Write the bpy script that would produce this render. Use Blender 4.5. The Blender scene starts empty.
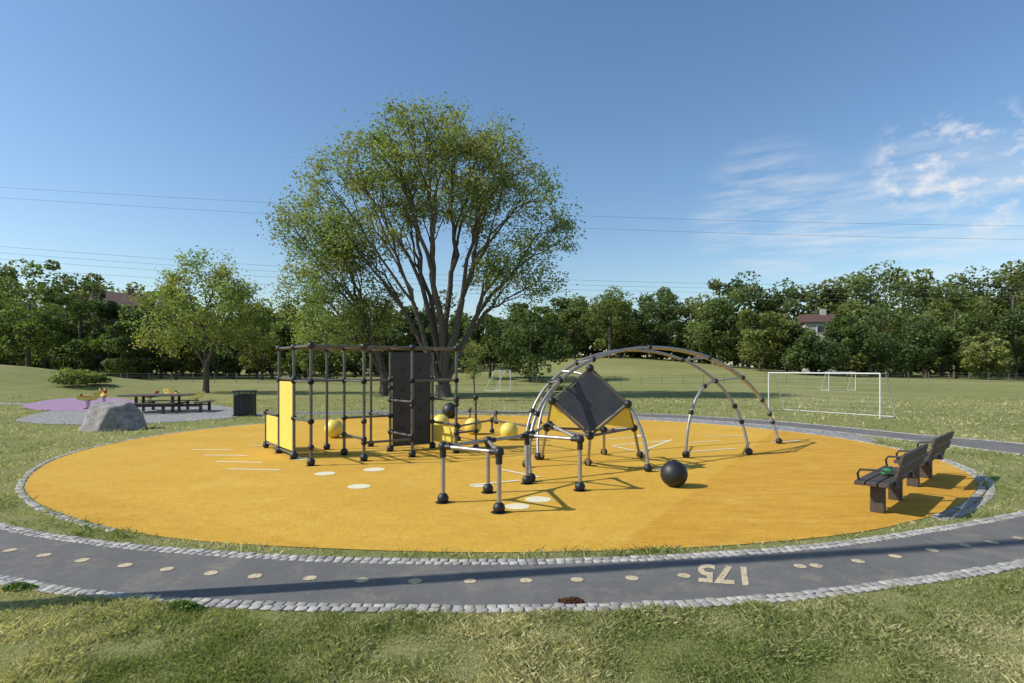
import bpy, math, random
import numpy as np
from mathutils import Vector, Matrix
from mathutils.geometry import tessellate_polygon
random.seed(7); rng=np.random.default_rng(7)
SC=bpy.context.scene
H=2.1; F=569.0; HY=368.0
def W(px,py,z=0.0):
    d=F*(H-z)/(py-HY); return ((px-512)/F*d, d, z)
def U(px,py,d):
    return Vector(((px-512)/F*d, d, H-(py-HY)/F*d))
# ------------------------------------------------------------ materials
def nodes(name):
    m=bpy.data.materials.new(name); m.use_nodes=True
    nt=m.node_tree; return m,nt,nt.nodes['Principled BSDF']
def N(nt,t,**k):
    n=nt.nodes.new(t)
    for a,b in k.items(): setattr(n,a,b)
    return n
def noise(nt,scale,detail=4,rough=.6,vec=None):
    n=N(nt,'ShaderNodeTexNoise'); n.inputs['Scale'].default_value=scale
    n.inputs['Detail'].default_value=detail; n.inputs['Roughness'].default_value=rough
    if vec is not None: nt.links.new(vec,n.inputs['Vector'])
    return n.outputs['Fac']
def ramp(nt,fac,stops):
    r=N(nt,'ShaderNodeValToRGB'); e=r.color_ramp.elements
    e[0].position=stops[0][0]; e[0].color=(*stops[0][1],1)
    e[1].position=stops[-1][0]; e[1].color=(*stops[-1][1],1)
    for p,c in stops[1:-1]:
        x=e.new(p); x.color=(*c,1)
    nt.links.new(fac,r.inputs[0]); return r.outputs[0]
def mix(nt,f,a,b,mode='MIX'):
    m=N(nt,'ShaderNodeMix',data_type='RGBA',blend_type=mode)
    for s,v in ((0,f),(6,a),(7,b)):
        if isinstance(v,(int,float)): m.inputs[s].default_value=v
        elif isinstance(v,tuple): m.inputs[s].default_value=(*v,1)
        else: nt.links.new(v,m.inputs[s])
    return m.outputs[2]
def bump(nt,b,h,strength=.3,dist=.02):
    n=N(nt,'ShaderNodeBump'); n.inputs['Strength'].default_value=strength; n.inputs['Distance'].default_value=dist
    nt.links.new(h,n.inputs['Height']); nt.links.new(n.outputs[0],b.inputs['Normal'])
def pos(nt):
    return N(nt,'ShaderNodeNewGeometry').outputs['Position']
def simple(name,c,rough=.6,metal=0,var=.25,scale=8,bmp=0):
    m,nt,b=nodes(name); v=pos(nt)
    f=noise(nt,scale,6,.65,v)
    lo=tuple(x*(1-var) for x in c); hi=tuple(min(1,x*(1+var)) for x in c)
    nt.links.new(ramp(nt,f,[(.3,lo),(.7,hi)]),b.inputs['Base Color'])
    b.inputs['Roughness'].default_value=rough; b.inputs['Metallic'].default_value=metal
    if bmp: bump(nt,b,noise(nt,scale*6,5,.6,v),bmp)
    return m
M={}
M['tube']=simple('painted_steel_dark',(.13,.12,.11),.42,.4,.2,5)
M['galv']=simple('galvanised_steel',(.36,.34,.31),.42,.65,.2,12)
M['ballb']=simple('black_rubber',(.014,.014,.016),.5,0,.3,10,.05)
M['ybp']=simple('yellow_panel',(.70,.56,.10),.45,0,.08,4)
M['dpanel']=simple('dark_panel',(.038,.038,.041),.55,0,.3,3,.03)
M['wood']=simple('weathered_dark_wood',(.06,.042,.033),.6,0,.4,14,.3)
M['wood2']=simple('weathered_timber',(.08,.06,.05),.7,0,.4,12,.3)
M['white']=simple('white_paint',(.6,.6,.58),.6,0,.08,10)
def worn(name,c,under,thr):
    m,nt,b=nodes(name); v=pos(nt); f=noise(nt,26,6,.8,v); g=noise(nt,5,4,.7,v)
    c1=mix(nt,ramp(nt,f,[(thr,(1,1,1)),(thr+.07,(0,0,0))]),c,under)
    c1=mix(nt,1.0,c1,ramp(nt,g,[(.3,(.8,.8,.8)),(.7,(1.1,1.1,1.1))]),'MULTIPLY')
    nt.links.new(c1,b.inputs['Base Color']); b.inputs['Roughness'].default_value=.85; return m
M['cream']=worn('cream_thermoplastic',(.55,.44,.27),(.16,.14,.12),.39)
M['epdmw']=simple('white_rubber_inlay',(.68,.62,.42),.9,0,.15,14)
M['black']=simple('black_metal',(.02,.02,.02),.5,.2,.3,8)
M['wire']=simple('power_line_wire',(.18,.20,.24),.6,0,.05,1)
M['teal']=simple('teal_net',(.05,.28,.26),.8,0,.2,5)
M['red']=simple('red_paint',(.5,.05,.03),.5,0,.1,5)
M['green']=simple('green_fabric',(.03,.22,.08),.8,0,.3,15)
M['rock']=simple('granite_rock',(.26,.235,.215),.9,0,.5,5,.7)
M['roof']=simple('roof_tile',(.09,.05,.04),.8,0,.2,3)
M['brick']=simple('house_brick',(.18,.11,.085),.9,0,.2,3)
M['render']=simple('pale_render_wall',(.40,.37,.32),.9,0,.1,2)
M['glass']=simple('window_glass',(.03,.04,.05),.1,0,.1,3)
M['fence']=simple('fence_wire_steel',(.16,.17,.16),.6,.3,.1,3)
M['bark']=simple('bark',(.095,.076,.062),.95,0,.45,5,.8)
def stone_mat():
    m,nt,b=nodes('granite_sett'); v=pos(nt)
    a=N(nt,'ShaderNodeAttribute',attribute_name='Col')
    f=noise(nt,45,4,.7,v)
    c=mix(nt,1.0,a.outputs['Color'],ramp(nt,f,[(.3,(.65,.65,.65)),(.7,(1.15,1.13,1.1))]),'MULTIPLY')
    nt.links.new(c,b.inputs['Base Color']); b.inputs['Roughness'].default_value=.85
    bump(nt,b,f,.4,.01); return m
M['sett']=stone_mat()
def asphalt():
    m,nt,b=nodes('asphalt'); v=pos(nt)
    fine=noise(nt,110,3,.85,v); big=noise(nt,.9,5,.6,v); mid=noise(nt,7,5,.7,v); sand=noise(nt,1.7,8,.8,v)
    c=mix(nt,.5,ramp(nt,fine,[(.3,(.055,.053,.050)),(.55,(.14,.135,.128)),(.75,(.33,.315,.29))]),ramp(nt,big,[(.3,(.12,.115,.110)),(.7,(.18,.173,.163))]))
    c=mix(nt,ramp(nt,mid,[(.55,(0,0,0)),(.75,(.35,.35,.35))]),c,(.21,.19,.155))
    c=mix(nt,ramp(nt,sand,[(.50,(0,0,0)),(.68,(.6,.6,.6))]),c,(.28,.25,.18))
    nt.links.new(c,b.inputs['Base Color']); b.inputs['Roughness'].default_value=.95
    b.inputs['Specular IOR Level'].default_value=.2
    bump(nt,b,fine,.6,.008); return m
M['asphalt']=asphalt()
def rubber():
    m,nt,b=nodes('yellow_rubber_surface'); v=pos(nt)
    fine=noise(nt,70,3,.85,v); big=noise(nt,.35,5,.6,v)
    mp=N(nt,'ShaderNodeMapping'); mp.inputs['Scale'].default_value=(.5,2.4,1); mp.inputs['Rotation'].default_value=(0,0,.5); nt.links.new(v,mp.inputs[0])
    st=noise(nt,1.6,10,.85,mp.outputs[0])
    base=ramp(nt,big,[(.3,(.60,.345,.042)),(.7,(.69,.42,.058))])
    sx=N(nt,'ShaderNodeSeparateXYZ'); nt.links.new(v,sx.inputs[0])
    def lin(a,bb,c0):
        m1=N(nt,'ShaderNodeMath',operation='MULTIPLY_ADD'); m1.inputs[1].default_value=a; m1.inputs[2].default_value=c0; nt.links.new(sx.outputs[0],m1.inputs[0])
        m2=N(nt,'ShaderNodeMath',operation='MULTIPLY_ADD'); m2.inputs[1].default_value=bb; nt.links.new(sx.outputs[1],m2.inputs[0]); nt.links.new(m1.outputs[0],m2.inputs[2]); return m2.outputs[0]
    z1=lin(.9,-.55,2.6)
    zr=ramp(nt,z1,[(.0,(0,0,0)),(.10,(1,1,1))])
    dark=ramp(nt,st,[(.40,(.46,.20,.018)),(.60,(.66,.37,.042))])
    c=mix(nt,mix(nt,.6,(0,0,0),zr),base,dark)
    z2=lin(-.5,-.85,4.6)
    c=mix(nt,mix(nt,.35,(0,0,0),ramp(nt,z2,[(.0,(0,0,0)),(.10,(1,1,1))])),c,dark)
    st2=noise(nt,3,12,.9,v)
    c=mix(nt,ramp(nt,st2,[(.48,(0,0,0)),(.68,(.6,.6,.6))]),c,(.43,.21,.028))
    lt=noise(nt,.8,9,.8,v); c=mix(nt,ramp(nt,lt,[(.52,(0,0,0)),(.72,(.45,.45,.45))]),c,(.74,.52,.14))
    c=mix(nt,1.0,c,ramp(nt,fine,[(.3,(.55,.53,.5)),(.7,(1.24,1.24,1.28))]),'MULTIPLY')
    nt.links.new(c,b.inputs['Base Color']); b.inputs['Roughness'].default_value=.95
    b.inputs['Specular IOR Level'].default_value=.2
    bump(nt,b,fine,.5,.008); return m
M['rubber']=rubber()
def paving(name,a,bcol,scale):
    m,nt,b=nodes(name); v=pos(nt)
    vo=N(nt,'ShaderNodeTexVoronoi'); vo.inputs['Scale'].default_value=scale; nt.links.new(v,vo.inputs['Vector'])
    ve=N(nt,'ShaderNodeTexVoronoi',feature='DISTANCE_TO_EDGE'); ve.inputs['Scale'].default_value=scale; nt.links.new(v,ve.inputs['Vector'])
    c=ramp(nt,vo.outputs['Color'],[(0,a),(1,bcol)])
    c=mix(nt,ramp(nt,ve.outputs['Distance'],[(.03,(1,1,1)),(.1,(0,0,0))]),c,tuple(x*.35 for x in a))
    nt.links.new(c,b.inputs['Base Color']); b.inputs['Roughness'].default_value=.9; return m
M['paving']=paving('granite_paving',(.24,.23,.215),(.40,.385,.36),8)
M['purple']=simple('purple_rubber',(.30,.18,.28),.95,0,.15,20)
def ground_mat():
    m,nt,b=nodes('meadow_grass'); v=pos(nt)
    big=noise(nt,.06,5,.6,v); mid=noise(nt,.9,6,.7,v); fine=noise(nt,22,4,.8,v)
    c=ramp(nt,big,[(.3,(.18,.20,.06)),(.5,(.235,.245,.08)),(.7,(.32,.30,.13))])
    c=mix(nt,ramp(nt,mid,[(.4,(0,0,0)),(.72,(.8,.8,.8))]),c,(.33,.30,.15))
    c=mix(nt,1.0,c,ramp(nt,fine,[(.3,(.5,.52,.45)),(.7,(1.25,1.25,1.2))]),'MULTIPLY')
    nt.links.new(c,b.inputs['Base Color']); b.inputs['Roughness'].default_value=1
    b.inputs['Specular IOR Level'].default_value=.1
    bump(nt,b,fine,.7,.04); return m
M['ground']=ground_mat()
def leafmat(name,trans=.35):
    m=bpy.data.materials.new(name); m.use_nodes=True; nt=m.node_tree; nt.nodes.clear()
    a=N(nt,'ShaderNodeAttribute',attribute_name='Col'); o=N(nt,'ShaderNodeOutputMaterial')
    d=N(nt,'ShaderNodeBsdfPrincipled'); d.inputs['Roughness'].default_value=.55; d.inputs['Specular IOR Level'].default_value=.25
    t=N(nt,'ShaderNodeBsdfTranslucent'); mx=N(nt,'ShaderNodeMixShader'); mx.inputs[0].default_value=trans
    tc=mix(nt,1.0,a.outputs['Color'],(1.3,1.4,.6),'MULTIPLY')
    nt.links.new(a.outputs['Color'],d.inputs['Base Color']); nt.links.new(tc,t.inputs['Color'])
    nt.links.new(d.outputs[0],mx.inputs[1]); nt.links.new(t.outputs[0],mx.inputs[2]); nt.links.new(mx.outputs[0],o.inputs[0])
    return m
M['leaf']=leafmat('leaf_foliage',.42); M['blade']=leafmat('grass_blades',.3)
# ------------------------------------------------------------ mesh helpers
def link(o,parent=None):
    SC.collection.objects.link(o)
    if parent: o.parent=parent
    return o
def empty(name,loc=(0,0,0)):
    e=bpy.data.objects.new(name,None); e.location=loc; return link(e)
class MB:
    def __init__(s): s.v=[];s.f=[];s.m=[];s.s=[];s.mats=[]
    def mi(s,k):
        if k not in s.mats: s.mats.append(k)
        return s.mats.index(k)
    def add(s,vs,fs,mat,smooth=False):
        o=len(s.v); s.v+= [tuple(v) for v in vs]; i=s.mi(mat)
        for f in fs: s.f.append([o+k for k in f]); s.m.append(i); s.s.append(smooth)
    def path(s,pts,radii,mat,n=8,cap=True):
        pts=[Vector(p) for p in pts]
        if isinstance(radii,(int,float)): radii=[radii]*len(pts)
        vs=[];fs=[]; prev=None
        for i,p in enumerate(pts):
            t=(pts[min(i+1,len(pts)-1)]-pts[max(i-1,0)]).normalized()
            if prev is None:
                a=t.orthogonal().normalized()
            else:
                a=(prev-t*prev.dot(t))
                a=a.normalized() if a.length>1e-5 else t.orthogonal().normalized()
            prev=a; b=t.cross(a)
            for k in range(n):
                an=2*math.pi*k/n; vs.append(p+(a*math.cos(an)+b*math.sin(an))*radii[i])
        for i in range(len(pts)-1):
            for k in range(n):
                k2=(k+1)%n; fs.append([i*n+k,i*n+k2,(i+1)*n+k2,(i+1)*n+k])
        s.add(vs,fs,mat,True)
        if cap:
            s.add(vs[:n],[list(range(n))[::-1]],mat); s.add(vs[-n:],[list(range(n))],mat)
    def ball(s,c,r,mat,n=12,m=8,sc=(1,1,1)):
        vs=[];fs=[]
        for i in range(m+1):
            th=math.pi*i/m
            for k in range(n):
                an=2*math.pi*k/n
                vs.append((c[0]+r*sc[0]*math.sin(th)*math.cos(an),c[1]+r*sc[1]*math.sin(th)*math.sin(an),c[2]+r*sc[2]*math.cos(th)))
        for i in range(m):
            for k in range(n):
                k2=(k+1)%n; fs.append([i*n+k,(i+1)*n+k,(i+1)*n+k2,i*n+k2])
        s.add(vs,fs,mat,True)
    def box(s,c,size,mat,R=None,bev=.0):
        c=Vector(c); hx,hy,hz=[q/2 for q in size]
        b=min(bev,hx*.9,hy*.9,hz*.9)
        if b<=0:
            vs=[Vector((x,y,z)) for z in(-hz,hz) for y in(-hy,hy) for x in(-hx,hx)]
            fs=[[0,2,3,1],[4,5,7,6],[0,1,5,4],[2,6,7,3],[0,4,6,2],[1,3,7,5]]
        else:
            prof=[(-hz,b),(-hz+b,0),(hz-b,0),(hz,b)]; vs=[]
            for z,i in prof:
                X=hx-i;Y=hy-i;q=b if i==0 else 0
                vs+=[Vector(p) for p in((-X+q,-Y,z),(X-q,-Y,z),(X,-Y+q,z),(X,Y-q,z),(X-q,Y,z),(-X+q,Y,z),(-X,Y-q,z),(-X,-Y+q,z))]
            fs=[]
            for l in range(3):
                for k in range(8):
                    k2=(k+1)%8; fs.append([l*8+k,l*8+k2,(l+1)*8+k2,(l+1)*8+k])
            fs.append(list(range(8))[::-1]); fs.append([24+k for k in range(8)])
        if R is not None: vs=[R@v for v in vs]
        s.add([v+c for v in vs],fs,mat)
    def disc(s,c,r,mat,n=28,ry=None,jit=0):
        ry=ry or r; j=[1+jit*random.uniform(-1,1) for k in range(n)]
        vs=[(c[0]+r*j[k]*math.cos(2*math.pi*k/n),c[1]+ry*j[k]*math.sin(2*math.pi*k/n),c[2]) for k in range(n)]
        s.add(vs,[list(range(n))],mat)
    def slab(s,prof,y0,y1,mat):
        k=len(prof); vs=[(x,y0,z) for x,z in prof]+[(x,y1,z) for x,z in prof]
        s.add(vs,[list(range(k)),list(range(k,2*k))[::-1]]+[[i,k+i,k+(i+1)%k,(i+1)%k] for i in range(k)],mat)
    def obj(s,name,parent=None,loc=None,rot=None):
        me=bpy.data.meshes.new(name); me.from_pydata(s.v,[],s.f)
        for k in s.mats: me.materials.append(M[k])
        me.polygons.foreach_set('material_index',s.m); me.polygons.foreach_set('use_smooth',s.s); me.update()
        o=bpy.data.objects.new(name,me)
        if loc: o.location=loc
        if rot is not None: o.rotation_euler=(0,0,rot)
        return link(o,parent)
def npmesh(name,V,Q,mat,col=None,parent=None):
    me=bpy.data.meshes.new(name); k=Q.shape[1]
    me.vertices.add(len(V)); me.vertices.foreach_set('co',V.astype(np.float32).ravel())
    me.loops.add(Q.size); me.loops.foreach_set('vertex_index',Q.astype(np.int32).ravel())
    me.polygons.add(len(Q)); me.polygons.foreach_set('loop_start',np.arange(0,Q.size,k,dtype=np.int32))
    me.update(calc_edges=True)
    if col is not None:
        a=me.color_attributes.new('Col','FLOAT_COLOR','POINT')
        c=np.ones((len(V),4),np.float32); c[:,:3]=col; a.data.foreach_set('color',c.ravel())
    me.materials.append(mat); o=bpy.data.objects.new(name,me); return link(o,parent)
def catmull(P,closed=False,n=10):
    P=[np.array(p[:2],float) for p in P]; L=len(P); out=[]
    R=range(L) if closed else range(L-1)
    for i in R:
        g=(lambda k:P[k%L]) if closed else (lambda k:P[min(max(k,0),L-1)])
        a,b,c,d=g(i-1),g(i),g(i+1),g(i+2)
        for t in np.linspace(0,1,n,endpoint=False):
            out.append(.5*((2*b)+(c-a)*t+(2*a-5*b+4*c-d)*t*t+(3*b-a-3*c+d)*t**3))
    if not closed: out.append(P[-1])
    return np.array(out)
def resample(P,step,closed=False):
    if closed: P=np.vstack([P,P[:1]])
    s=np.r_[0,np.cumsum(np.linalg.norm(np.diff(P,axis=0),axis=1))]
    t=np.arange(0,s[-1],step); return np.c_[np.interp(t,s,P[:,0]),np.interp(t,s,P[:,1])]
def inside(P,x,y):
    r=np.zeros(x.shape,bool); n=len(P)
    for i in range(n):
        x1,y1=P[i]; x2,y2=P[(i+1)%n]
        if y1==y2: continue
        c=((y1>y)!=(y2>y))&(x<(x2-x1)*(y-y1)/(y2-y1)+x1); r^=c
    return r
def sheet(name,P,z,mat,zf=None):
    tri=tessellate_polygon([[Vector((p[0],p[1],0)) for p in P]])
    V=np.array([[p[0],p[1],z+(zf(p[0],p[1]) if zf else 0)] for p in P]); T=np.array([list(t) for t in tri])
    a=V[T[:,0]];b=V[T[:,1]];c=V[T[:,2]]
    nz=np.cross(b-a,c-a)[:,2]; T[nz<0]=T[nz<0][:,::-1]
    return npmesh(name,V,T,M[mat])
# ------------------------------------------------------------ terrain
def sstep(a,b,x):
    t=np.clip((x-a)/(b-a),0,1); return t*t*(3-2*t)
def TZ(x,y):
    x=np.asarray(x,float); y=np.asarray(y,float)
    z=4.3*sstep(60,135,y)*np.exp(-((x-25)/34)**2)+2.0*sstep(130,180,y)
    z=z+2.7*np.exp(-(((x+50)/13)**2+((y-51)/11)**2))
    z=z+.25*(np.sin(x*.07+1)*np.sin(y*.06)+.5*np.sin(x*.15)*np.cos(y*.11))*sstep(34,60,np.hypot(x,y))
    return z*sstep(32,46,np.hypot(x,y-5))
u=np.linspace(-1,1,261); gx=np.sinh(u*5.2)/np.sinh(5.2)*1500
w=np.linspace(0,1,221); gy=-60+np.sinh(w*4)/np.sinh(4)*2060
X,Y=np.meshgrid(gx,gy); Z=TZ(X,Y); V=np.c_[X.ravel(),Y.ravel(),Z.ravel()]
nx=len(gx);ny=len(gy); ii,jj=np.meshgrid(np.arange(nx-1),np.arange(ny-1)); k=(jj*nx+ii).ravel()
g=npmesh('ground',V,np.c_[k,k+1,k+nx+1,k+nx],M['ground'])
g.data.polygons.foreach_set('use_smooth',np.ones(len(k),bool))
# ------------------------------------------------------------ surfaces
yel_px=[(25,487),(36,471),(60,458),(100,446.5),(150,437),(200,430),(262,424),(350,418.5),(450,415.5),(550,416.5),(640,420),(720,425),(800,433),(850,440),(900,450),(940,461),(968,474),(977,487),(962,503),(925,518),(860,532.5),(760,543.5),(640,550),(480,553),(330,549),(200,541.5),(120,530),(65,515),(35,501)]
yel=catmull([W(*p) for p in yel_px],True,8)
sheet('rubber_play_surface',yel,.008,'rubber')
inner=[(-24.5,20.5),(-17.5,14),(-11.8,10.3)]+[W(*p)[:2] for p in[(0,523),(100,540.5),(200,550),(300,556),(400,559),(480,560),(560,559),(650,556),(720,552),(800,546),(900,533),(1024,511)]]+[(9.8,9.6),(11.6,11.2),(12.3,13.0),(11.9,15.0),(10.8,18.1),(9.15,21),(6.9,23.4),(3,25.2),(-1.6,26.2),(-7,26.0),(-12.7,24.6)]
outer=[(-25.5,19.2),(-18.3,12.4),(-12.3,8.6),(-8.5,6.85)]+[W(*p)[:2] for p in[(0,585),(100,600),(250,610),(380,613),(480,614),(640,611),(720,607),(800,601),(900,588),(1024,568)]]+[(8.5,7.3),(11,8.6),(13.2,10.8),(14.4,13.3),(14.2,15.7),(12.9,17.8),(11.9,20),(10,23),(5.9,26.3),(-1.6,27.8),(-7,27.6),(-12.7,26.4)]
inC=catmull(inner,False,8); outC=catmull(outer,False,8)
pathP=np.vstack([inC,outC[::-1]])
sheet('asphalt_path',pathP,.006,'asphalt')
paveP=catmull([W(*p) for p in[(18,419),(60,410),(130,404),(200,404),(240,409.5),(238,417),(150,423.5),(70,425),(30,423)]],True,6)
sheet('paved_picnic_area',paveP,.012,'paving')
purP=catmull([W(*p) for p in[(22,406),(60,399),(115,398),(138,403),(110,409),(50,411)]],True,6)
sheet('purple_play_surface',purP,.018,'purple')
farpath=np.array([(-46,36),(-36,35.6),(-28,34.2),(-22,31.5),(-22.3,30.4),(-28.5,33),(-36,34.3),(-46,34.6)])
sheet('gravel_footpath',farpath,.02,'paving',lambda x,y:float(TZ(x,y)))
apr=catmull([W(*p) for p in[(620,416),(700,419),(780,425),(850,434),(878,441),(850,441.5),(800,434.5),(720,426.5),(640,421.5)]],True,6)
sheet('stone_apron',apr,.004,'paving')
def setts(name,lines):
    VV=[];QQ=[];CC=[];o=0
    for P,wd,ln,off,hh in lines:
        Q=resample(P,ln)
        for a,b in zip(Q[:-1],Q[1:]):
            t=(b-a)/max(1e-6,np.linalg.norm(b-a)); n=np.array([-t[1],t[0]])
            c=(a+b)/2+n*(off+rng.normal(0,.006)); L=ln/2*rng.uniform(.8,.95); Wd=wd/2*rng.uniform(.82,1); h=hh+rng.normal(0,.002)
            an=rng.normal(0,.06); t2=t*math.cos(an)+n*math.sin(an); n2=np.array([-t2[1],t2[0]])
            col=np.array([.43,.41,.375])*rng.uniform(.6,1.15)*np.array([1,rng.uniform(.97,1.02),rng.uniform(.9,1.04)])
            for lz,k in((-.03,1.0),(h-.005,1.0),(h,.82)):
                for sx,sy in((-1,-1),(1,-1),(1,1),(-1,1)):
                    p=c+t2*L*k*sx+n2*Wd*k*sy; VV.append((p[0],p[1],lz+(rng.normal(0,.0015)if k<1 else 0)))
                    CC.append(col)
            for l in(0,1):
                for q in range(4): QQ.append((o+l*4+q,o+l*4+(q+1)%4,o+l*4+4+(q+1)%4,o+l*4+4+q))
            QQ.append((o+8,o+9,o+10,o+11)); o+=12
    return npmesh(name,np.array(VV),np.array(QQ),M['sett'],np.array(CC))
setts('cobblestone_kerb',[(inC,.085,.105,-.045,.016),(inC,.08,.10,-.13,.014),(outC,.085,.105,.045,.017),(outC,.08,.10,.13,.014)])
ringpx=yel_px[-3:]+yel_px[:20]
ringP=catmull([W(*p) for p in ringpx],False,8)
ring2=catmull([W(*p) for p in yel_px[14:20]],False,8)
setts('stone_edging',[(ringP,.12,.15,.07,.016),(ring2,.12,.15,.20,.014)])
# ---- painted things
mb=MB()
for p in[(-30,545),(10,551),(44,556),(82,561),(125,566),(167,570),(211,574),(255,577),(310,579),(362,581),(415,582),(470,582),(526,581.5),(577,580.5),(632,579),(684,576.5),(800,567),(816,566.5),(858,562),(895,557),(932,551),(965,546),(992,543),(1019,539)]:
    x,y,_=W(*p); mb.disc((x,y,.011),random.uniform(.062,.068),'cream',28,None,.05)
mb.obj('painted_dots')
tc=bpy.data.curves.new('painted_number','FONT'); tc.body='175'; tc.size=.8; tc.align_x='CENTER'; tc.align_y='CENTER'; tc.space_character=1.0; tc.shear=.25
tc.offset=.024; tc.materials.append(M['cream'])
to=bpy.data.objects.new('painted_number',tc); x,y,_=W(728,574.5); to.location=(x,y,.011); to.rotation_euler=(0,0,math.pi-.22); to.scale=(.46,.9,1); link(to)
mb=MB()
for p,r in[((325,474),.2),((359,487),.2),((374,470),.22),((517,507),.19),((538,500),.21),((300,459),.18),((478,486),.15),((640,436),.2)]:
    x,y,_=W(*p); mb.disc((x,y,.012),r,'epdmw')
def stripe(mb,a,b,w,mat,z=.012):
    a=Vector(W(*a)[:2]);b=Vector(W(*b)[:2]); t=(b-a).normalized(); n=Vector((-t.y,t.x))*w/2
    mb.add([(*(a-n),z),(*(b-n),z),(*(b+n),z),(*(a+n),z)],[[0,1,2,3]],mat)
for i,(a,b) in enumerate([((192,450),(232,450.3)),((204,455.5),(248,456)),((216,462),(262,463)),((228,469.5),(280,470.5)),((612,446),(668,441)),((600,440),(640,437)),((640,452),(672,440)),((688,443),(722,441)),((612,446.5),(640,452)),((690,452),(735,449)),((770,443),(800,441)),((705,437),(745,436)),((470,486),(520,481)),((250,446),(268,446.5)),((655,470),(690,466)),((500,470),(540,478))]):
    stripe(mb,a,b,.09,'epdmw',.012+.0004*i)
mb.obj('painted_game_lines')
# ------------------------------------------------------------ climbing frame
mb=MB(); P0=Vector((-4.31,12.2)); uu=Vector((.98,.60)); vv=Vector((-.71,.9))
def G(i,j,z): q=P0+uu*i+vv*j; return Vector((q.x,q.y,z))
TOP=2.58; posts=[(i,j) for i in range(4) for j in range(3) if (i,j)!=(3,2)]
br=.068
for i,j in posts:
    mb.path([G(i,j,0),G(i,j,TOP)],.034,'tube',10); mb.ball(G(i,j,.085),.09,'ballb'); mb.ball(G(i,j,TOP),.08,'ballb')
    mb.disc(G(i,j,.013),.11,'black')
def bar(a,b,z,z2=None,mat='tube'):
    p=G(*a,z); q=G(*b,z if z2 is None else z2); mb.path([p,q],.027,mat,8); mb.ball(p,br,'ballb'); mb.ball(q,br,'ballb')
for i,j in posts:
    if (i+1,j) in posts: bar((i,j),(i+1,j),TOP)
    if (i,j+1) in posts: bar((i,j),(i,j+1),TOP)
for a,b,zs in[((0,0),(0,1),(1.8,.95)),((0,1),(1,1),(1.8,)),((1,0),(1,1),(1.8,.5)),((0,2),(1,2),(1.8,)),((1,1),(1,2),(1.8,)),((2,0),(3,0),(1.8,)),((1,0),(2,0),(.42,)),
    ((2,0),(2,1),(1.3,.5)),((3,0),(3,1),(1.8,1.3,.7)),((1,1),(2,1),(.9,1.8)),((2,1),(2,2),(.9,)),((0,1),(0,2),(1.85,.12))]:
    for z in zs: bar(a,b,z)
for (i,j),zs in {(0,0):(1.8,.95,.4),(1,0):(1.8,.9),(2,0):(1.8,1.2),(2,1):(1.6,),(3,0):(1.2,)}.items():
    for z in zs: mb.ball(G(i,j,z),.068,'ballb')
mb.path([G(0,3,0),G(0,3,.95)],.032,'tube',10); mb.ball(G(0,3,.95),.07,'ballb'); mb.ball(G(0,3,.085),.085,'ballb')
bar((0,2),(0,3),.95); bar((0,2),(0,3),.15)
def panel(a,b,z0,z1,mat,inset=.08,th=.03):
    p=G(*a,0); q=G(*b,0); d=(q-p); L=d.length; c=(p+q)/2; c.z=(z0+z1)/2
    mb.box(c,(L-2*inset,th,z1-z0),mat,Matrix.Rotation(math.atan2(d.y,d.x),3,'Z'),.008)
panel((0,1),(0,2),.18,1.78,'ybp'); panel((0,2),(0,3),.2,.88,'ybp'); panel((2,1),(3,1),.12,2.5,'dpanel',.06,.05)
panel((3,0),(3,1),.2,.62,'ybp')
for z in(.55,1.05,1.55,2.05):
    for f in(.3,.7):
        p=G(2,1,z).lerp(G(3,1,z),f if int(z*10)%2 else 1-f); mb.ball(p+Vector((.02,-.05,0)),.035,'dpanel',8,6)
q=G(3.6,.2,0); mb.path([q,q+Vector((0,0,1.35))],.03,'tube'); 
mb.ball(q+Vector((0,0,.085)),.08,'ballb'); mb.ball(q+Vector((0,0,1.35)),.06,'ballb')
bar((3,0),(3.6,.2),1.35); bar((3,0),(3.6,.2),.5)
mb.obj('climbing_frame')
def pball(px,py,r,mat,name,z=0):
    x,y,_=W(px,py); b=MB(); b.ball((0,0,r-.01),r,mat,32,20)
    b.path([(0,0,0),(0,0,.03)],r*.35,'black',16)
    b.path([(0,0,2*r-.012),(0,0,2*r)],r*.14,'black',16); b.obj(name,None,(x,y,.008))
pball(674,487,.235,'ballb','rubber_play_ball')
for px,py,r in[(334,438,.28),(441,431,.28),(473,434.5,.27),(509,440,.26)]: pball(px,py,r,'ybp','rubber_play_ball')
pball(450,418.5,.33,'ballb','rubber_play_ball')
mb=MB()
tr=[W(420,432),W(458,441),W(492,433),W(530,441),W(496,424),W(540,424),W(470,421)]
for x,y,_ in tr:
    mb.path([(x,y,0),(x,y,.42)],.035,'tube'); mb.ball((x,y,.07),.085,'ballb'); mb.ball((x,y,.42),.085,'ballb')
for a,b in[(0,1),(1,2),(2,3),(2,4),(4,5),(4,6)]:
    p=Vector(tr[a]);q=Vector(tr[b]); p.z=q.z=.42; mb.path([p,q],.03,'tube')
mb.obj('balance_trail')
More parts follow.
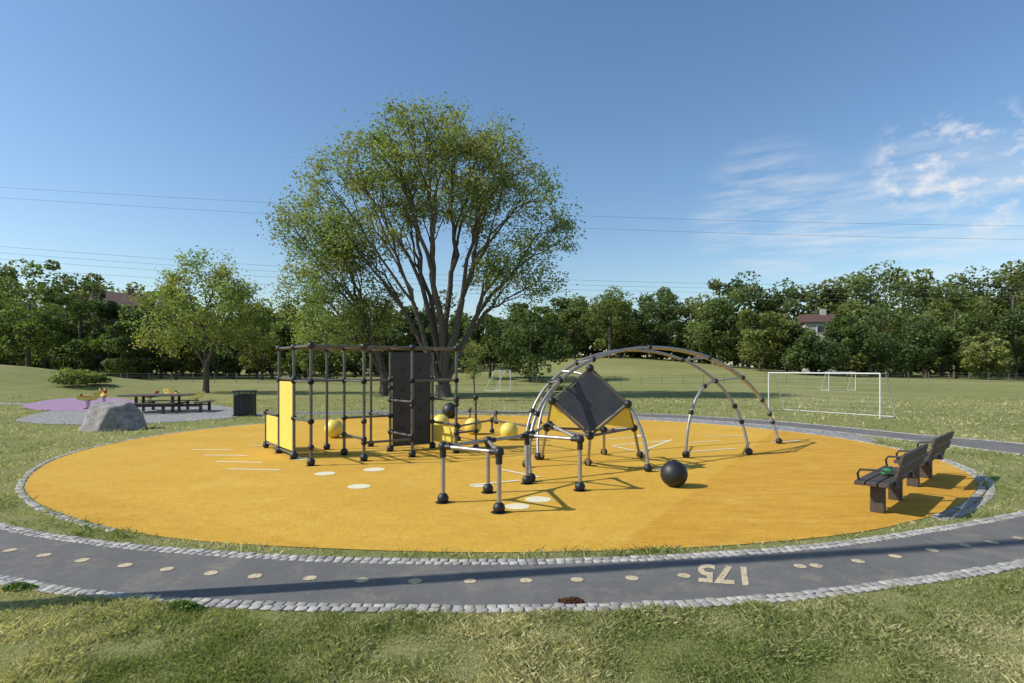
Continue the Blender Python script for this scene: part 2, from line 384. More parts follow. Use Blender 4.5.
# ------------------------------------------------------------ low bars (front)
mb=MB(); A=W(443,503);B=W(499,513);C=W(580,491);D=W(488,493);E=W(527,484)
hh=.88
for p in(A,B,C,D,E):
    mb.path([p,(p[0],p[1],hh)],.035,'galv',10); mb.ball((p[0],p[1],.075),.09,'ballb'); mb.ball((p[0],p[1],hh),.078,'ballb'); mb.disc((p[0],p[1],.014),.12,'black')
    mb.path([(p[0],p[1],hh-.17),(p[0],p[1],hh-.06)],.05,'ballb',10)
def lb(p,q,z1=hh,z2=hh):
    p=Vector((p[0],p[1],z1));q=Vector((q[0],q[1],z2)); mb.path([p,q],.03,'galv',8)
    for f,g in((0,.16),(1,-.16)):
        a=p if f==0 else q; t=(q-p).normalized()*g; mb.path([a,a+t],.045,'ballb',8)
lb(A,B);lb(B,D);lb(A,E);lb(E,C);lb(D,E)
T=(.3+.4,10.6,1.02); lb(E,T,hh,1.05); lb(C,T,hh,1.05); mb.ball((T[0],T[1],1.05),.07,'ballb')
mb.obj('low_climbing_bars')
# ------------------------------------------------------------ climbing diamond
mb=MB()
c4=[U(590,368,11.9),U(628,404,11.7),U(590,436,11.5),U(552,401,11.7)]
back=[U(578,386,13.0),U(634,428,12.5),U(604,430,13.0),U(547,428,12.5)]
def poly(ps,mat,ins=.07,th=.035):
    c=sum(ps,Vector())/len(ps); q=[p+(c-p)*ins*1.2 for p in ps]; nn=(q[1]-q[0]).cross(q[2]-q[0]).normalized()*th/2
    k=len(q); mb.add([p-nn for p in q]+[p+nn for p in q],[list(range(k))[::-1],list(range(k,2*k))]+[[i,(i+1)%k,k+(i+1)%k,k+i] for i in range(k)],mat)
poly(c4,'dpanel')
poly([c4[1],back[1],c4[2].lerp(c4[1],.35)],'ybp'); poly([c4[2].lerp(c4[3],.55),back[3],c4[3]],'ybp',.12)
for k in range(4): mb.path([c4[k],c4[(k+1)%4]],.03,'tube')
for p,q in[(c4[1],back[1]),(c4[2],back[1]),(c4[2],back[3]),(c4[3],back[3]),(c4[0],back[0]),(back[0],back[3]),(back[0],back[1]),(back[1],back[2]),(back[2],back[3])]: mb.path([p,q],.027,'tube')
for p in c4+back: mb.ball(p,.085,'ballb')
for p,gp in[(c4[2],W(588,466)),(back[3],W(541,460)),(back[1],W(640,458)),(back[2],W(604,455))]:
    mb.path([p,gp],.033,'galv'); mb.ball((gp[0],gp[1],.08),.085,'ballb')
mb.obj('climbing_polyhedron')
# ------------------------------------------------------------ arch climber
mb=MB()
def arch(a,b,h,n=40,pw=.8,r=.04,lean=(0,0)):
    pts=[]
    for k in range(n+1):
        t=math.pi*k/n; s=(1-math.cos(t))/2; zz=max(0,math.sin(t))**pw
        pts.append(Vector((a[0]+(b[0]-a[0])*s+lean[0]*zz,a[1]+(b[1]-a[1])*s+lean[1]*zz,h*zz)))
    mb.path(pts,r,'galv',10); return pts
L1=W(531,482); L2=W(648,472); R1=W(686,458); R2=W(749,455); R3=W(779,444)
a1=arch(L1,R3,2.60,r=.036,lean=(-.3,.7)); L0=(L1[0]-.05,L1[1]+1.5); a2=arch(L0,R2,2.52,r=.036,lean=(-.15,.5))
L3=(L1[0]+.25,L1[1]+2.5); a3=arch(L3,R3,2.64,r=.032,lean=(-.15,1.2))
def leg(g,top):
    g=Vector((g[0],g[1],0)); pts=[]
    for k in range(17):
        t=k/16; s=1-math.cos(t*math.pi/2); pts.append(Vector((g.x+(top.x-g.x)*s,g.y+(top.y-g.y)*s,top.z*math.sin(t*math.pi/2)**.9)))
    mb.path(pts,.035,'galv',10); return pts
g1=leg(L2,a2[11]); g2=leg(R1,a2[31])
for arr in(a1,a2):
    for k in(5,9,13,19,26,31,35): mb.ball(arr[k],.066,'ballb',10,7)
for k in(9,13,19,26,31): 
    mb.path([a1[k],a2[k]],.022,'galv')
    if k<25: mb.path([a2[k],a3[k]],.022,'galv'); mb.ball(a3[k],.05,'ballb',10,7)
for p in(L1,L0,L2,R1,R2,R3,L3): mb.ball((p[0],p[1],.08),.09,'ballb')
for arr,k in((g1,7),(g1,11),(g2,6),(g2,12),(a1,37),(a2,37),(a1,38),(a1,3)): mb.ball(arr[k],.066,'ballb',10,7)
mb.obj('arch_climber')
# ------------------------------------------------------------ benches
def bench(a,b,extra=False):
    a=Vector(a[:2]);b=Vector(b[:2]); c=(a+b)/2; an=math.atan2((b-a).y,(b-a).x)
    mb=MB(); L=1.75
    for k in range(3): mb.box((0,-.14+k*.15,.45),(L,.135,.06),'wood',None,.008)
    Rb=Matrix.Rotation(math.radians(14),3,'X')
    for k in range(2): mb.box((0,-.30-k*.045,.65+k*.175),(L,.045,.15),'wood',Rb,.008)
    for sx in(-.55,.55):
        mb.box((sx,0,.2),(.11,.18,.40),'wood',None,.01); mb.box((sx,-.01,.405),(.10,.50,.05),'wood2',None,.005)
        mb.box((sx,-.285,.64),(.055,.05,.52),'black',Rb,.005)
    for sx in(-.84,.84):
        mb.path([(sx,-.27,.62),(sx,-.1,.66),(sx,.16,.64),(sx,.19,.58),(sx,.17,.46)],.016,'black',8)
    if extra:
        mb.ball((-.1,-.02,.53),.1,'green',12,8,(1.4,.8,.55)); mb.ball((.12,.02,.51),.06,'green',10,6,(1.2,.8,.6))
    return mb.obj('park_bench',None,(c.x,c.y,.004),an)
bench(W(876,514),W(897,499),True); bench(W(911,488),W(928,477))
# ------------------------------------------------------------ picnic table
def table(px,py):
    x,y,_=W(px,py); mb=MB()
    for k in range(13):
        yy=-.9+k*.15; half=min(1.55,1.55-max(0,abs(yy)-.45)*.9); mb.box((0,yy,.8),(half*2,.135,.05),'wood2',None,.005)
    mb.box((0,0,.745),(.12,1.7,.05),'wood2'); 
    for sx in(-.8,.8):
        for sy in(-.35,.35): mb.box((sx,sy,.37),(.1,.1,.74),'wood2',None,.005)
        mb.box((sx,0,.38),(.07,3.0,.08),'wood2')
    for sy in(-1.35,1.35):
        for o in(-.09,.09): mb.box((0,sy+o,.46),(2.6,.16,.05),'wood2',None,.005)
        for sx in(-.8,.8): mb.box((sx,sy,.215),(.1,.12,.43),'wood2')
    for sx in(-2.1,2.1):
        for o in(-.09,.09): mb.box((sx+o,0,.46),(.16,1.7,.05),'wood2',None,.005)
        for s2 in(-.55,.55): mb.box((sx,s2,.215),(.12,.1,.43),'wood2')
    for s2 in(-.55,.55): mb.box((0,s2,.3),(4.2,.06,.07),'wood2')
    mb.obj('picnic_table',None,(x,y,.012),.15)
table(158,412)
x,y,_=W(245,416); mb=MB()
mb.box((0,0,.5),(.78,.6,.9),'black',None,.03); mb.box((0,0,.02),(.86,.68,.06),'black')
for sx in(-.34,.34):
    for sy in(-.25,.25): mb.box((sx,sy,1.0),(.04,.04,.14),'black')
mb.box((0,0,1.09),(.86,.68,.06),'black',None,.02)
for k in range(6): mb.box((-.32+k*.128,-.305,.5),(.03,.02,.8),'dpanel')
mb.obj('litter_bin',None,(x,y,0),.1)
def rider(px,py,s,rot,cbody,cseat):
    x,y,_=W(px,py); mb=MB()
    mb.path([(0,0,0),(0,0,.03)],.2,'black',16)
    mb.path([(.09*math.cos(t*.6),.09*math.sin(t*.6),.03+t*.0088) for t in range(46)],.014,'black',6)
    mb.box((0,0,.45),(.3,.22,.03),'black')
    prof=[(-.46,.50),(-.30,.46),(.28,.46),(.42,.52),(.50,.72),(.60,.84),(.52,.94),(.36,.90),(.28,.70),(.10,.62),(-.22,.62),(-.40,.74),(-.50,.68)]
    for yy in(-.13,.11): mb.slab(prof,yy,yy+.02,cbody)
    mb.box((-.06,0,.655),(.34,.24,.04),cseat,None,.01); mb.box((-.3,0,.74),(.03,.22,.14),cseat,None,.005)
    mb.path([(.36,-.26,.80),(.36,.26,.80)],.016,'red',8); mb.path([(.2,-.26,.5),(.2,.26,.5)],.016,'red',8)
    o=mb.obj('spring_rider',None,(x,y,.02),rot); o.scale=(s,s,s)
rider(88,409,.95,.3,'ybp','red'); rider(104,404,.95,2.4,'ybp','red'); rider(150,404,.8,.5,'red','ybp'); rider(172,403,.9,2.9,'ybp','red'); rider(196,405,.8,.1,'ybp','ybp')
def boulder(px,py,sx,sy,sz,name='boulder',seed=1):
    import bmesh
    x,y,_=W(px,py); bm=bmesh.new(); bmesh.ops.create_icosphere(bm,subdivisions=5,radius=1)
    from mathutils import noise as nz
    R=random.Random(seed); planes=[]
    for (a,b,c,dd) in[(-1,-.3,.35,.80),(.9,-.4,.7,.78),(0,-.25,1,.80),(-.4,-1,.5,.72),(.6,-1,.2,.76),(-.6,.1,1,.86),(1,.2,.15,.86),(.1,1,.4,.8)]:
        n=Vector((a,b,c)).normalized(); planes.append((n,dd))
    for v in bm.verts:
        p=v.co.copy()
        for n,dd in planes:
            e=p.dot(n)-dd
            if e>0: p=p-n*e*.88
        q=p*1.3+Vector((seed*3.1,0,0))
        p=p*(1+.07*nz.noise(q)+.035*nz.noise(q*3)+.014*nz.noise(q*9))
        v.co=Vector((p.x*sx,p.y*sy,max(p.z,-.3)*sz))
    me=bpy.data.meshes.new(name); bm.to_mesh(me); bm.free(); me.materials.append(M['rock'])
    me.polygons.foreach_set('use_smooth',np.ones(len(me.polygons),bool))
    o=bpy.data.objects.new(name,me); o.location=(x,y+sy*.6,.03); link(o)
boulder(102,431,1.08,.85,1.05,seed=2)
# ------------------------------------------------------------ goals
def goal(x,y,w,h,dp,rot,net='white',r=.04):
    mb=MB()
    for s in(-1,1):
        mb.path([(s*w/2,0,0),(s*w/2,0,h)],r,'white'); mb.path([(s*w/2,0,h),(s*w/2,dp*.35,h),(s*w/2,dp,.02)],r*.6,'white',6)
        mb.path([(s*w/2,0,.03),(s*w/2,dp,.03)],r*.6,'white',6)
    mb.path([(-w/2,0,h),(w/2,0,h)],r,'white'); mb.path([(-w/2,dp,.03),(w/2,dp,.03)],r*.6,'white',6)
    k=max(6,int(w/.3))
    for i in range(k+1):
        xx=-w/2+w*i/k; mb.path([(xx,0,h),(xx,dp*.35,h),(xx,dp,.03)],.004,net,3,False)
    for i in range(1,9):
        t=i/9; mb.path([(-w/2,dp*(.35+.65*t),h*(1-t)),(w/2,dp*(.35+.65*t),h*(1-t))],.004,net,3,False)
    mb.obj('football_goal',None,(x,y,float(TZ(x,y))),rot)
goal(13.85,25.6,5.0,1.87,1.3,-1.0,r=.03)
goal(32.5,56,2.8,1.8,1.2,.1,'teal',.035); goal(-.6,52,2.0,1.9,1.6,1.1,'teal',.04)
# ------------------------------------------------------------ fence
mb=MB(); xs=np.arange(-75,110,2.6); fy=lambda x:70+.03*x
for x in xs:
    y=fy(x); z=float(TZ(x,y)); mb.path([(x,y,z),(x,y,z+1.15)],.035,'fence',5)
for hgt in(.12,.45,.8,1.1):
    mb.path([(x,fy(x),float(TZ(x,fy(x)))+hgt) for x in xs],.014,'fence',3,False)
mb.obj('wire_fence')
def house(name,px,d,w,dp,wh,rh,rot,wall,floors):
    mb=MB(); mb.box((0,0,wh/2),(w,dp,wh),wall); a=w/2+.5; b=dp/2+.5
    mb.add([(-a,-b,wh-.1),(a,-b,wh-.1),(a,b,wh-.1),(-a,b,wh-.1),(-a,0,wh+rh),(a,0,wh+rh)],[[0,1,5,4],[2,3,4,5],[1,2,5],[3,0,4],[0,3,2,1]],'roof')
    n=int(w/2.8)
    for i in range(n):
        for f in range(floors):
            z=wh*(f+.55)/floors; xx=-w/2+w*(i+.5)/n
            mb.box((xx,-dp/2-.03,z),(1.3,.1,1.4),'white'); mb.box((xx,-dp/2-.09,z),(1.05,.06,1.15),'glass')
    mb.box((w*.2,0,wh+rh),(.9,.9,1.8),wall)
    x=(px-512)/F*d; mb.obj(name,None,(x,d,float(TZ(x,d))-.1),rot)
house('brick_house',121,106,8,7,13.5,2.6,.45,'brick',4)
house('rendered_house',817,106,5,6,9.4,1.6,-.3,'render',3)
# ------------------------------------------------------------ power lines
def wires(name,specs,d):
    mb=MB()
    for ya,yb in specs:
        za=H+(HY-ya)/F*d; zb=H+(HY-yb)/F*d; xa=-512/F*d; xb=512/F*d; pts=[]
        for k in range(-20,61):
            t=k/40; s=-6*(1-(2*t-1)**2)*.25
            pts.append((xa+(xb-xa)*t,d+(t-.5)*10,za+(zb-za)*t+s))
        mb.path(pts,.03 if d>100 else .018,'wire',4,False)
    return mb.obj(name)
wires('power_lines',[(193,220),(203,234)],125); wires('power_lines',[(252,279),(258,283),(264,287),(272,293)],70)
SUN=Vector((-6.44,-1.11,0)).normalized(); EL=math.radians(40)
mb=MB(); bx,by=-6.2,4.72
mb.path([(0,0,0),(0,0,.6),(0,0,12.2)],[.12,.115,.10],'wood2',12); mb.box((0,0,11.8),(.1,1.4,.1),'wood2',None,.01)
for s in(-.6,0,.6): mb.path([(0,s,11.85),(0,s,12.05)],[.05,.03],'ballb',8)
mb.obj('utility_pole',None,(bx,by,0))
# ------------------------------------------------------------ foliage
def leafgeo(C,size,cols,up=.35,asp=.6):
    n=len(C); a=rng.normal(size=(n,3)); a[:,2]*=.6; a/=np.linalg.norm(a,axis=1)[:,None]
    nrm=rng.normal(size=(n,3)); nrm[:,2]+=up*2; b=np.cross(nrm,a); b/=np.linalg.norm(b,axis=1)[:,None]+1e-9
    s=(size*rng.uniform(.6,1.3,n))[:,None]
    V=np.empty((n,4,3)); V[:,0]=C-a*s*.5; V[:,1]=C+b*s*asp*.5; V[:,2]=C+a*s*.5; V[:,3]=C-b*s*asp*.5
    return V.reshape(-1,3),np.repeat(cols,4,axis=0)
def quads(n): return np.arange(n*4).reshape(-1,4)
def kmeans2(P,k):
    idx=rng.choice(len(P),k,replace=False); C=P[idx].copy()
    for _ in range(6):
        d=((P[:,None]-C[None])**2).sum(-1); l=d.argmin(1)
        for i in range(k):
            if (l==i).any(): C[i]=P[l==i].mean(0)
    return l
def tree(name,base,ells,ntips,nleaf,lsize,col,trunk_r,fork_h,stems=5,sig=.6):
    e=empty(name,base)
    P=[]
    wts=np.array([q[3]*q[4]*q[5] for q in ells]); wts=wts/wts.sum()
    for (cx,cy,cz,rx,ry,rz),wq in zip(ells,wts):
        n=int(ntips*wq)+1; d=rng.normal(size=(n,3)); d/=np.linalg.norm(d,axis=1)[:,None]
        r=rng.uniform(.10,1,n)**.42; P.append(np.c_[cx+d[:,0]*r*rx,cy+d[:,1]*r*ry,cz+d[:,2]*r*rz])
    P=np.vstack(P); NT=len(P); mb=MB(); tipsegs=[]
    def rad(n): return max(.016,trunk_r*(n/NT)**.5)
    def seg(a,b,r0,r1,wig):
        a=Vector(a);b=Vector(b); L=(b-a).length; pts=[a]; 
        k=3 if L>1 else 2
        for i in range(1,k): 
            t=i/k; pts.append(a.lerp(b,t)+Vector(rng.normal(0,wig*L,3)))
        pts.append(b); mb.path(pts,[r0+(r1-r0)*i/k for i in range(k+1)],'bark',8 if r0>.08 else 4,False)
    def grow(s,pts,r0,depth):
        n=len(pts)
        if n==1:
            seg(s,pts[0],r0,.009,.05); tipsegs.append((s,pts[0])); return
        k=2 if n<20 or rng.random()<.6 else 3
        l=kmeans2(pts,min(k,n))
        for i in range(k):
            g=pts[l==i]
            if len(g)==0: continue
            c=g.mean(0); fr=rng.uniform(.28,.42) if n>6 else .5
            en=s+(c-s)*fr; en[2]+=0.03*np.linalg.norm(c-s)
            r1=min(r0*.95,rad(len(g))); seg(s,en,min(r0,r1*1.25),r1,.04)
            if len(g)==n and depth>30: 
                for p in g: seg(en,p,r1,.01,.04); tipsegs.append((en,p))
            else: grow(en,g,r1,depth+1)
    fk=np.array([0,0,fork_h],float)
    mb.path([(0,0,-.3),(0,0,.15),(.03,0,fork_h*.5),(0,0,fork_h)],[trunk_r*1.9,trunk_r*1.3,trunk_r*1.1,trunk_r*1.05],'bark',14,False)
    l=kmeans2(P,stems)
    for i in range(stems):
        g=P[l==i]
        if len(g)==0: continue
        c=g.mean(0); en=fk+(c-fk)*.35; en[2]+=.08*np.linalg.norm(c-fk)
        seg(fk-np.array([0,0,.25]),en,rad(len(g))*1.3,rad(len(g)),.025); grow(en,g,rad(len(g)),0)
    mb.obj('trunk_and_limbs',e)
    A=np.array([a for a,_ in tipsegs]); B=np.array([b for _,b in tipsegs]); n=len(A)
    cnt=rng.poisson(nleaf*rng.uniform(.3,1.7,n)); idx=np.repeat(np.arange(n),cnt); t=rng.uniform(.35,1.15,len(idx))[:,None]
    sg=rng.uniform(.6,1.4,n)[idx][:,None]*sig
    C=A[idx]+(B[idx]-A[idx])*t+rng.normal(size=(len(idx),3))*sg*np.array([1,1,.75])
    br=rng.uniform(.75,1.3,n)[idx]*rng.uniform(.8,1.25,len(idx)); hue=rng.uniform(-.15,.25,n)[idx]
    cl=np.c_[col[0]*br*(1+hue),col[1]*br,col[2]*br*(1-hue*.5)]
    V,cc=leafgeo(C,lsize,cl); npmesh('crown_leaves',V,quads(len(C)),M['leaf'],cc,e)
bx_=(443-512)/F*41
tree('deciduous_tree',(bx_,41,float(TZ(bx_,41))),[(-.3,0,16.2,7.0,6,4.6),(-5.9,0,14.0,4.9,5.5,4.6),(5.6,0,12.6,4.2,5,4.8),(5.2,0,8.8,3.6,4,3.0),(-1.5,-1,18.0,4.2,4,3.0),(2.2,1,17.2,3.6,3.5,3.2)],600,84,.21,(.20,.24,.085),.52,.9,8,.44)
b2=(384-512)/F*43
tree('deciduous_tree',(b2,43,float(TZ(b2,43))),[(-3.6,0,8,4.6,4,5.2),(-5.0,0,12.0,3.7,4,3.4),(-1.8,0,6.0,3.2,3,2.8)],260,92,.21,(.205,.245,.085),.3,1.8,4,.46)
b3=(206-512)/F*47
tree('deciduous_tree',(b3,47,float(TZ(b3,47))),[(0,0,7,5,4.5,3.7),(.3,0,10,2.8,2.4,2.2),(-3.4,0,5.2,2.2,2.5,2.2),(3.2,0,5,2.4,2.5,2.0)],180,90,.23,(.22,.265,.085),.2,2.2,4,.42)
b4=(474-512)/F*36
tree('young_tree',(b4,36,float(TZ(b4,36))),[(0,0,2.6,.7,.6,1.2)],30,60,.11,(.19,.23,.07),.04,1.4,3,.16)
# distant trees
LV=[];LC=[]; TB=MB()
def dtree(x,y,h,wd,col,lf=.5,nl=5200,basegap=.03):
    z0=float(TZ(x,y)); k=int(rng.uniform(26,40)); d=rng.normal(size=(k,3)); d/=np.linalg.norm(d,axis=1)[:,None]
    r=rng.uniform(.35,1,k)**.6
    cz=h*(basegap+(1-basegap)*.52); hz=h*(1-basegap)*.46
    wz=d[:,2]*r
    taper=1-.35*np.clip(wz,0,1)
    cc=np.c_[x+d[:,0]*r*wd/2*taper*.82,y+d[:,1]*r*wd/2*taper*.82,z0+cz+wz*hz*.92]
    rs=rng.uniform(.11,.24,k)*wd*.75
    br=rng.uniform(.7,1.3,k); 
    n=nl; i=rng.integers(0,k,n); dd=rng.normal(size=(n,3)); dd/=np.linalg.norm(dd,axis=1)[:,None]
    rr=rng.uniform(.4,1.05,n)**.5
    C=cc[i]+dd*(rr*rs[i])[:,None]*np.array([1,1,.8])
    C[:,2]=np.maximum(C[:,2],z0+.2)
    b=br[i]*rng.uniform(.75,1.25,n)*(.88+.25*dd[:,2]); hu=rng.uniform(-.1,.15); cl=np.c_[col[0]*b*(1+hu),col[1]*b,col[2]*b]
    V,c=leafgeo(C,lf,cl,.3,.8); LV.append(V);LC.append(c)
    TB.path([(x,y,z0-.2),(x,y,z0+h*.3),(x+rng.normal(0,.3),y,z0+h*.7)],[h*.022,h*.017,h*.008],'bark',6,False)
prof=[(-200,262),(-60,258),(0,260),(30,260),(60,258),(100,266),(130,286),(160,284),(200,290),(270,290),(300,300),(350,306),(420,305),(500,300),(550,296),(600,289),(640,285),(680,278),(720,275),(760,279),(800,271),(860,259),(900,258),(950,262),(990,265),(1024,258),(1100,258),(1250,260)]
px_=np.array([p[0] for p in prof]);py_=np.array([p[1] for p in prof])
G1=[(.13,.17,.055),(.155,.195,.06),(.11,.15,.052),(.18,.21,.068),(.09,.13,.048)]
def addrow(d0,step,hs,jit,lo,hi,nl,lf):
    x=lo
    while x<hi:
        d=d0+rng.uniform(-6,6); top=np.interp(x,px_,py_)+rng.normal(0,jit)
        if 535<x<700: d+=24
        wx=(x-512)/F*d; z0=float(TZ(wx,d)); h=(H+(HY-top)/F*d-z0)*hs
        wd=rng.uniform(.62,.95)*max(h,7)
        if not(abs(d-106)<7 and (abs(x-121)<26 or abs(x-817)<22)):
            dtree(wx,d,h,wd,G1[rng.integers(len(G1))],lf,nl)
        x+=step*rng.uniform(.7,1.3)
addrow(125,42,1.0,5,-180,1220,3600,.7)
addrow(116,42,.95,6,-160,1200,3600,.62)
addrow(100,56,.64,9,-60,320,3000,.55)
addrow(100,56,.64,9,720,1180,3000,.55)
x=-150
while x<1200:
    d=138+rng.uniform(-3,6); wx=(x-512)/F*d; dtree(wx,d+(10 if 535<x<700 else 0),rng.uniform(5,8.5),rng.uniform(13,16),G1[rng.integers(len(G1))],1.0,1100,0); x+=30
x=-150
while x<1200:
    d=172+rng.uniform(-3,6); wx=(x-512)/F*d; dtree(wx,d,rng.uniform(12,15),rng.uniform(16,20),G1[4],1.4,1100,0); x+=34
for px,base,top,wpx,d,col in[(28,372,266,80,92,(.12,.17,.05)),(80,372,272,70,91,(.10,.14,.048)),(112,372,291,44,93,(.095,.135,.05)),(138,372,298,44,92,(.11,.15,.05)),(122,372,318,50,88,(.12,.16,.05)),
    (530,372,300,90,80,(.10,.14,.045)),(300,378,306,60,88,(.15,.19,.06)),(330,376,318,70,84,(.13,.17,.055)),(262,378,300,60,90,(.15,.19,.06)),(490,372,310,60,85,(.09,.13,.045)),
    (610,372,282,62,128,(.15,.19,.06)),(760,372,300,60,94,(.17,.21,.065)),(800,376,318,44,92,(.11,.15,.05)),(815,376,334,60,88,(.09,.135,.045)),(890,378,300,92,90,(.10,.145,.05)),(843,374,312,50,91,(.13,.17,.055)),(985,380,333,54,84,(.21,.255,.085)),(720,372,297,55,105,(.13,.17,.055)),(955,372,282,70,100,(.15,.19,.06))]:
    x=(px-512)/F*d; z0=float(TZ(x,d)); h=H+(HY-top)/F*d-z0; dtree(x,d,h,wpx/F*d*1.05,col,.45,5200,.0)
V=np.vstack(LV);Cc=np.vstack(LC)
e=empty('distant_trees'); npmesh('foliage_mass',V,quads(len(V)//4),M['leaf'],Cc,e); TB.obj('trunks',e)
LV=[];LC=[];TB=MB()
for px,d,h,w in((72,46,1.5,3.2),(95,48,1.0,2.4),(560,48,.5,2)):
    x=(px-512)/F*d; dtree(x,d,h,w,(.18,.23,.07),.16,2200,.0)
e=empty('bush'); V=np.vstack(LV); npmesh('bush_leaves',V,quads(len(V)//4),M['leaf'],np.vstack(LC),e); TB.obj('bush_stems',e)
# ------------------------------------------------------------ grass blades
def ringedge_ok(x,y):
    bad=inside(yel,x,y)|inside(pathP,x,y)|inside(paveP,x,y)|inside(purP,x,y)|inside(apr,x,y)
    return ~bad
def vnoise(x,y,s,seed):
    r=np.random.default_rng(seed); T=r.random((64,64)); X=x*s;Y=y*s; xi=np.floor(X).astype(int);yi=np.floor(Y).astype(int); fx=X-xi;fy_=Y-yi
    fx=fx*fx*(3-2*fx);fy_=fy_*fy_*(3-2*fy_)
    g=lambda a,b:T[a%64,b%64]
    return (g(xi,yi)*(1-fx)+g(xi+1,yi)*fx)*(1-fy_)+(g(xi,yi+1)*(1-fx)+g(xi+1,yi+1)*fx)*fy_
GV=[];GC=[]
def grass(n,y0,y1,xh,ln,wd):
    y=rng.uniform(y0,y1,n); x=rng.uniform(-1,1,n)*(y*xh+.8)
    ok=ringedge_ok(x,y); x=x[ok];y=y[ok]
    pat=.5*vnoise(x,y,1.1,1)+.5*vnoise(x,y,6.5,2); keep=rng.random(len(x))<np.clip(.1+1.5*(pat-.15),.08,1); x=x[keep];y=y[keep]; n=len(x)
    h=ln*rng.uniform(.35,1.4,n)*(.3+1.4*vnoise(x,y,3.3,5)*(.6+.8*vnoise(x,y,.7,6))); an=rng.uniform(0,2*math.pi,n); lean=rng.uniform(.2,1.5,n)*h
    w_=wd*rng.uniform(.6,1.3,n); b=rng.uniform(0,2*math.pi,n)
    z=TZ(x,y)
    base=np.c_[x,y,z-.005]; side=np.c_[np.cos(b),np.sin(b),np.zeros(n)]*w_[:,None]/2
    tip=base+np.c_[np.cos(an)*lean,np.sin(an)*lean,h]; mid=base+np.c_[np.cos(an)*lean*.35,np.sin(an)*lean*.35,h*.6]
    V=np.empty((n,4,3)); V[:,0]=base-side; V[:,1]=base+side; V[:,2]=mid+side*.8; V[:,3]=tip
    dry=np.clip(.46+1.4*(vnoise(x,y,.8,9)-.45)+.8*(vnoise(x,y,4,10)-.5)+rng.normal(0,.22,n),0,1)[:,None]
    c=np.array([.235,.27,.085])*(1-dry)+np.array([.60,.53,.30])*dry
    c=c*rng.uniform(.6,1.3,n)[:,None]
    GV.append(V.reshape(-1,3)); GC.append(np.repeat(c,4,axis=0))
grass(270000,3.6,5.6,.95,.036,.0055)
grass(80000,5.6,9.5,.95,.040,.009)
grass(80000,9.5,18,.98,.05,.014)
grass(60000,18,40,.98,.07,.03)
V=np.vstack(GV); npmesh('grass',V,quads(len(V)//4),M['blade'],np.vstack(GC))
def tuft(px,py,r,n,h,col,name,mat='blade'):
    x0,y0,_=W(px,py); a=rng.uniform(0,6.28,n); q=r*np.sqrt(rng.random(n)); C=np.c_[x0+np.cos(a)*q,y0+np.sin(a)*q*.4,.02+rng.random(n)*h*(1-(q/r)**2)]
    V,c=leafgeo(C,.035,np.array(col)*rng.uniform(.6,1.4,n)[:,None]); npmesh(name,V,quads(n),M[mat],c)
tuft(184,611,.17,900,.07,(.15,.22,.06),'weed_tuft'); tuft(20,590,.16,500,.06,(.15,.22,.06),'weed_tuft'); tuft(571,603,.11,500,.03,(.16,.08,.05),'fallen_leaves'); 
# ------------------------------------------------------------ world / sun / camera
wd=bpy.data.worlds.new('World'); SC.world=wd; wd.use_nodes=True; nt=wd.node_tree; bg=nt.nodes['Background']
sk=N(nt,'ShaderNodeTexSky',sky_type='NISHITA'); sk.sun_disc=False; sk.sun_elevation=EL; sk.sun_rotation=math.atan2(SUN.x,SUN.y)%(2*math.pi)
sk.air_density=1.15; sk.dust_density=.6; sk.ozone_density=2.4
tcn=N(nt,'ShaderNodeTexCoord'); gen=tcn.outputs['Generated']
def cmask(px,py,lo,hi):
    v=Vector(((px-512)/F,1,(HY-py)/F)).normalized(); d=N(nt,'ShaderNodeVectorMath',operation='DOT_PRODUCT'); d.inputs[1].default_value=v; nt.links.new(gen,d.inputs[0])
    m=N(nt,'ShaderNodeMapRange',interpolation_type='SMOOTHSTEP'); m.inputs[1].default_value=lo; m.inputs[2].default_value=hi; nt.links.new(d.outputs['Value'],m.inputs[0]); return m.outputs[0]
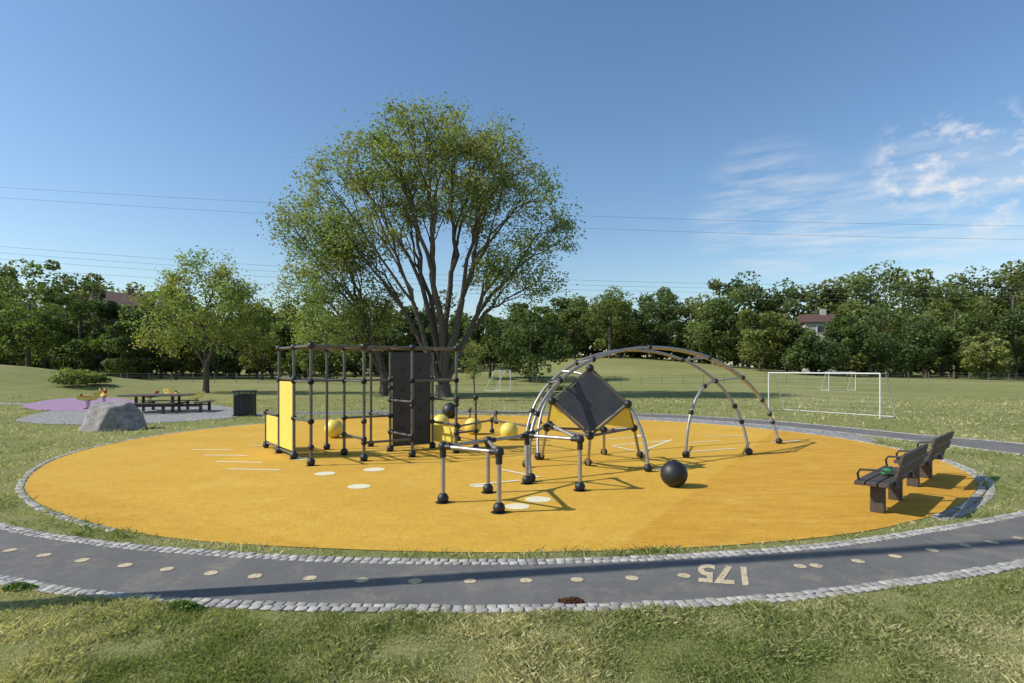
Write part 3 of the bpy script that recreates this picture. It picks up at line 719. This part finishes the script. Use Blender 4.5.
mp=N(nt,'ShaderNodeMapping'); mp.inputs['Scale'].default_value=(12,12,18); mp.inputs['Location'].default_value=(1.3,0,.4); nt.links.new(gen,mp.inputs[0])
nz=noise(nt,2.2,9,.6,mp.outputs[0]); nr=ramp(nt,nz,[(.49,(0,0,0)),(.68,(.7,.7,.7))])
mp2=N(nt,'ShaderNodeMapping'); mp2.inputs['Scale'].default_value=(4,4,28); nt.links.new(gen,mp2.inputs[0])
nz2=noise(nt,1.8,8,.6,mp2.outputs[0]); nr2=ramp(nt,nz2,[(.42,(0,0,0)),(.75,(.6,.6,.6))])
def mul(a,b):
    m=N(nt,'ShaderNodeMath',operation='MULTIPLY'); nt.links.new(a,m.inputs[0]); nt.links.new(b,m.inputs[1]); return m.outputs[0]
def add(a,b):
    m=N(nt,'ShaderNodeMath',operation='ADD',use_clamp=True); nt.links.new(a,m.inputs[0]); nt.links.new(b,m.inputs[1]); return m.outputs[0]
m1=add(cmask(1020,172,.9945,.9995),cmask(925,165,.9965,.9998))
fac=add(mul(m1,nr),add(mul(cmask(930,252,.982,.999),nr2),mul(cmask(770,218,.991,.9995),nr2)))
hs=N(nt,'ShaderNodeHueSaturation'); hs.inputs['Saturation'].default_value=1.13; nt.links.new(sk.outputs[0],hs.inputs['Color'])
col=mix(nt,fac,hs.outputs[0],(5.6,5.7,5.9))
nt.links.new(col,bg.inputs['Color']); bg.inputs['Strength'].default_value=.15
sl=bpy.data.lights.new('sun','SUN'); sl.energy=5.0; sl.angle=math.radians(.53); sl.color=(1,.965,.9)
so=bpy.data.objects.new('sun',sl); dirv=Vector((SUN.x*math.cos(EL),SUN.y*math.cos(EL),math.sin(EL))); so.rotation_euler=dirv.to_track_quat('Z','Y').to_euler(); so.location=(-20,-5,30); link(so)
cm=bpy.data.cameras.new('camera'); cm.lens=F/1024*36; cm.sensor_width=36; cm.shift_y=(HY-341.5)/1024; cm.clip_end=5000; cm.clip_start=.05
co=bpy.data.objects.new('camera',cm); co.location=(0,0,H); co.rotation_euler=(math.pi/2,0,0); link(co); SC.camera=co
SC.view_settings.view_transform='Standard'; SC.view_settings.look='None'; SC.view_settings.exposure=0
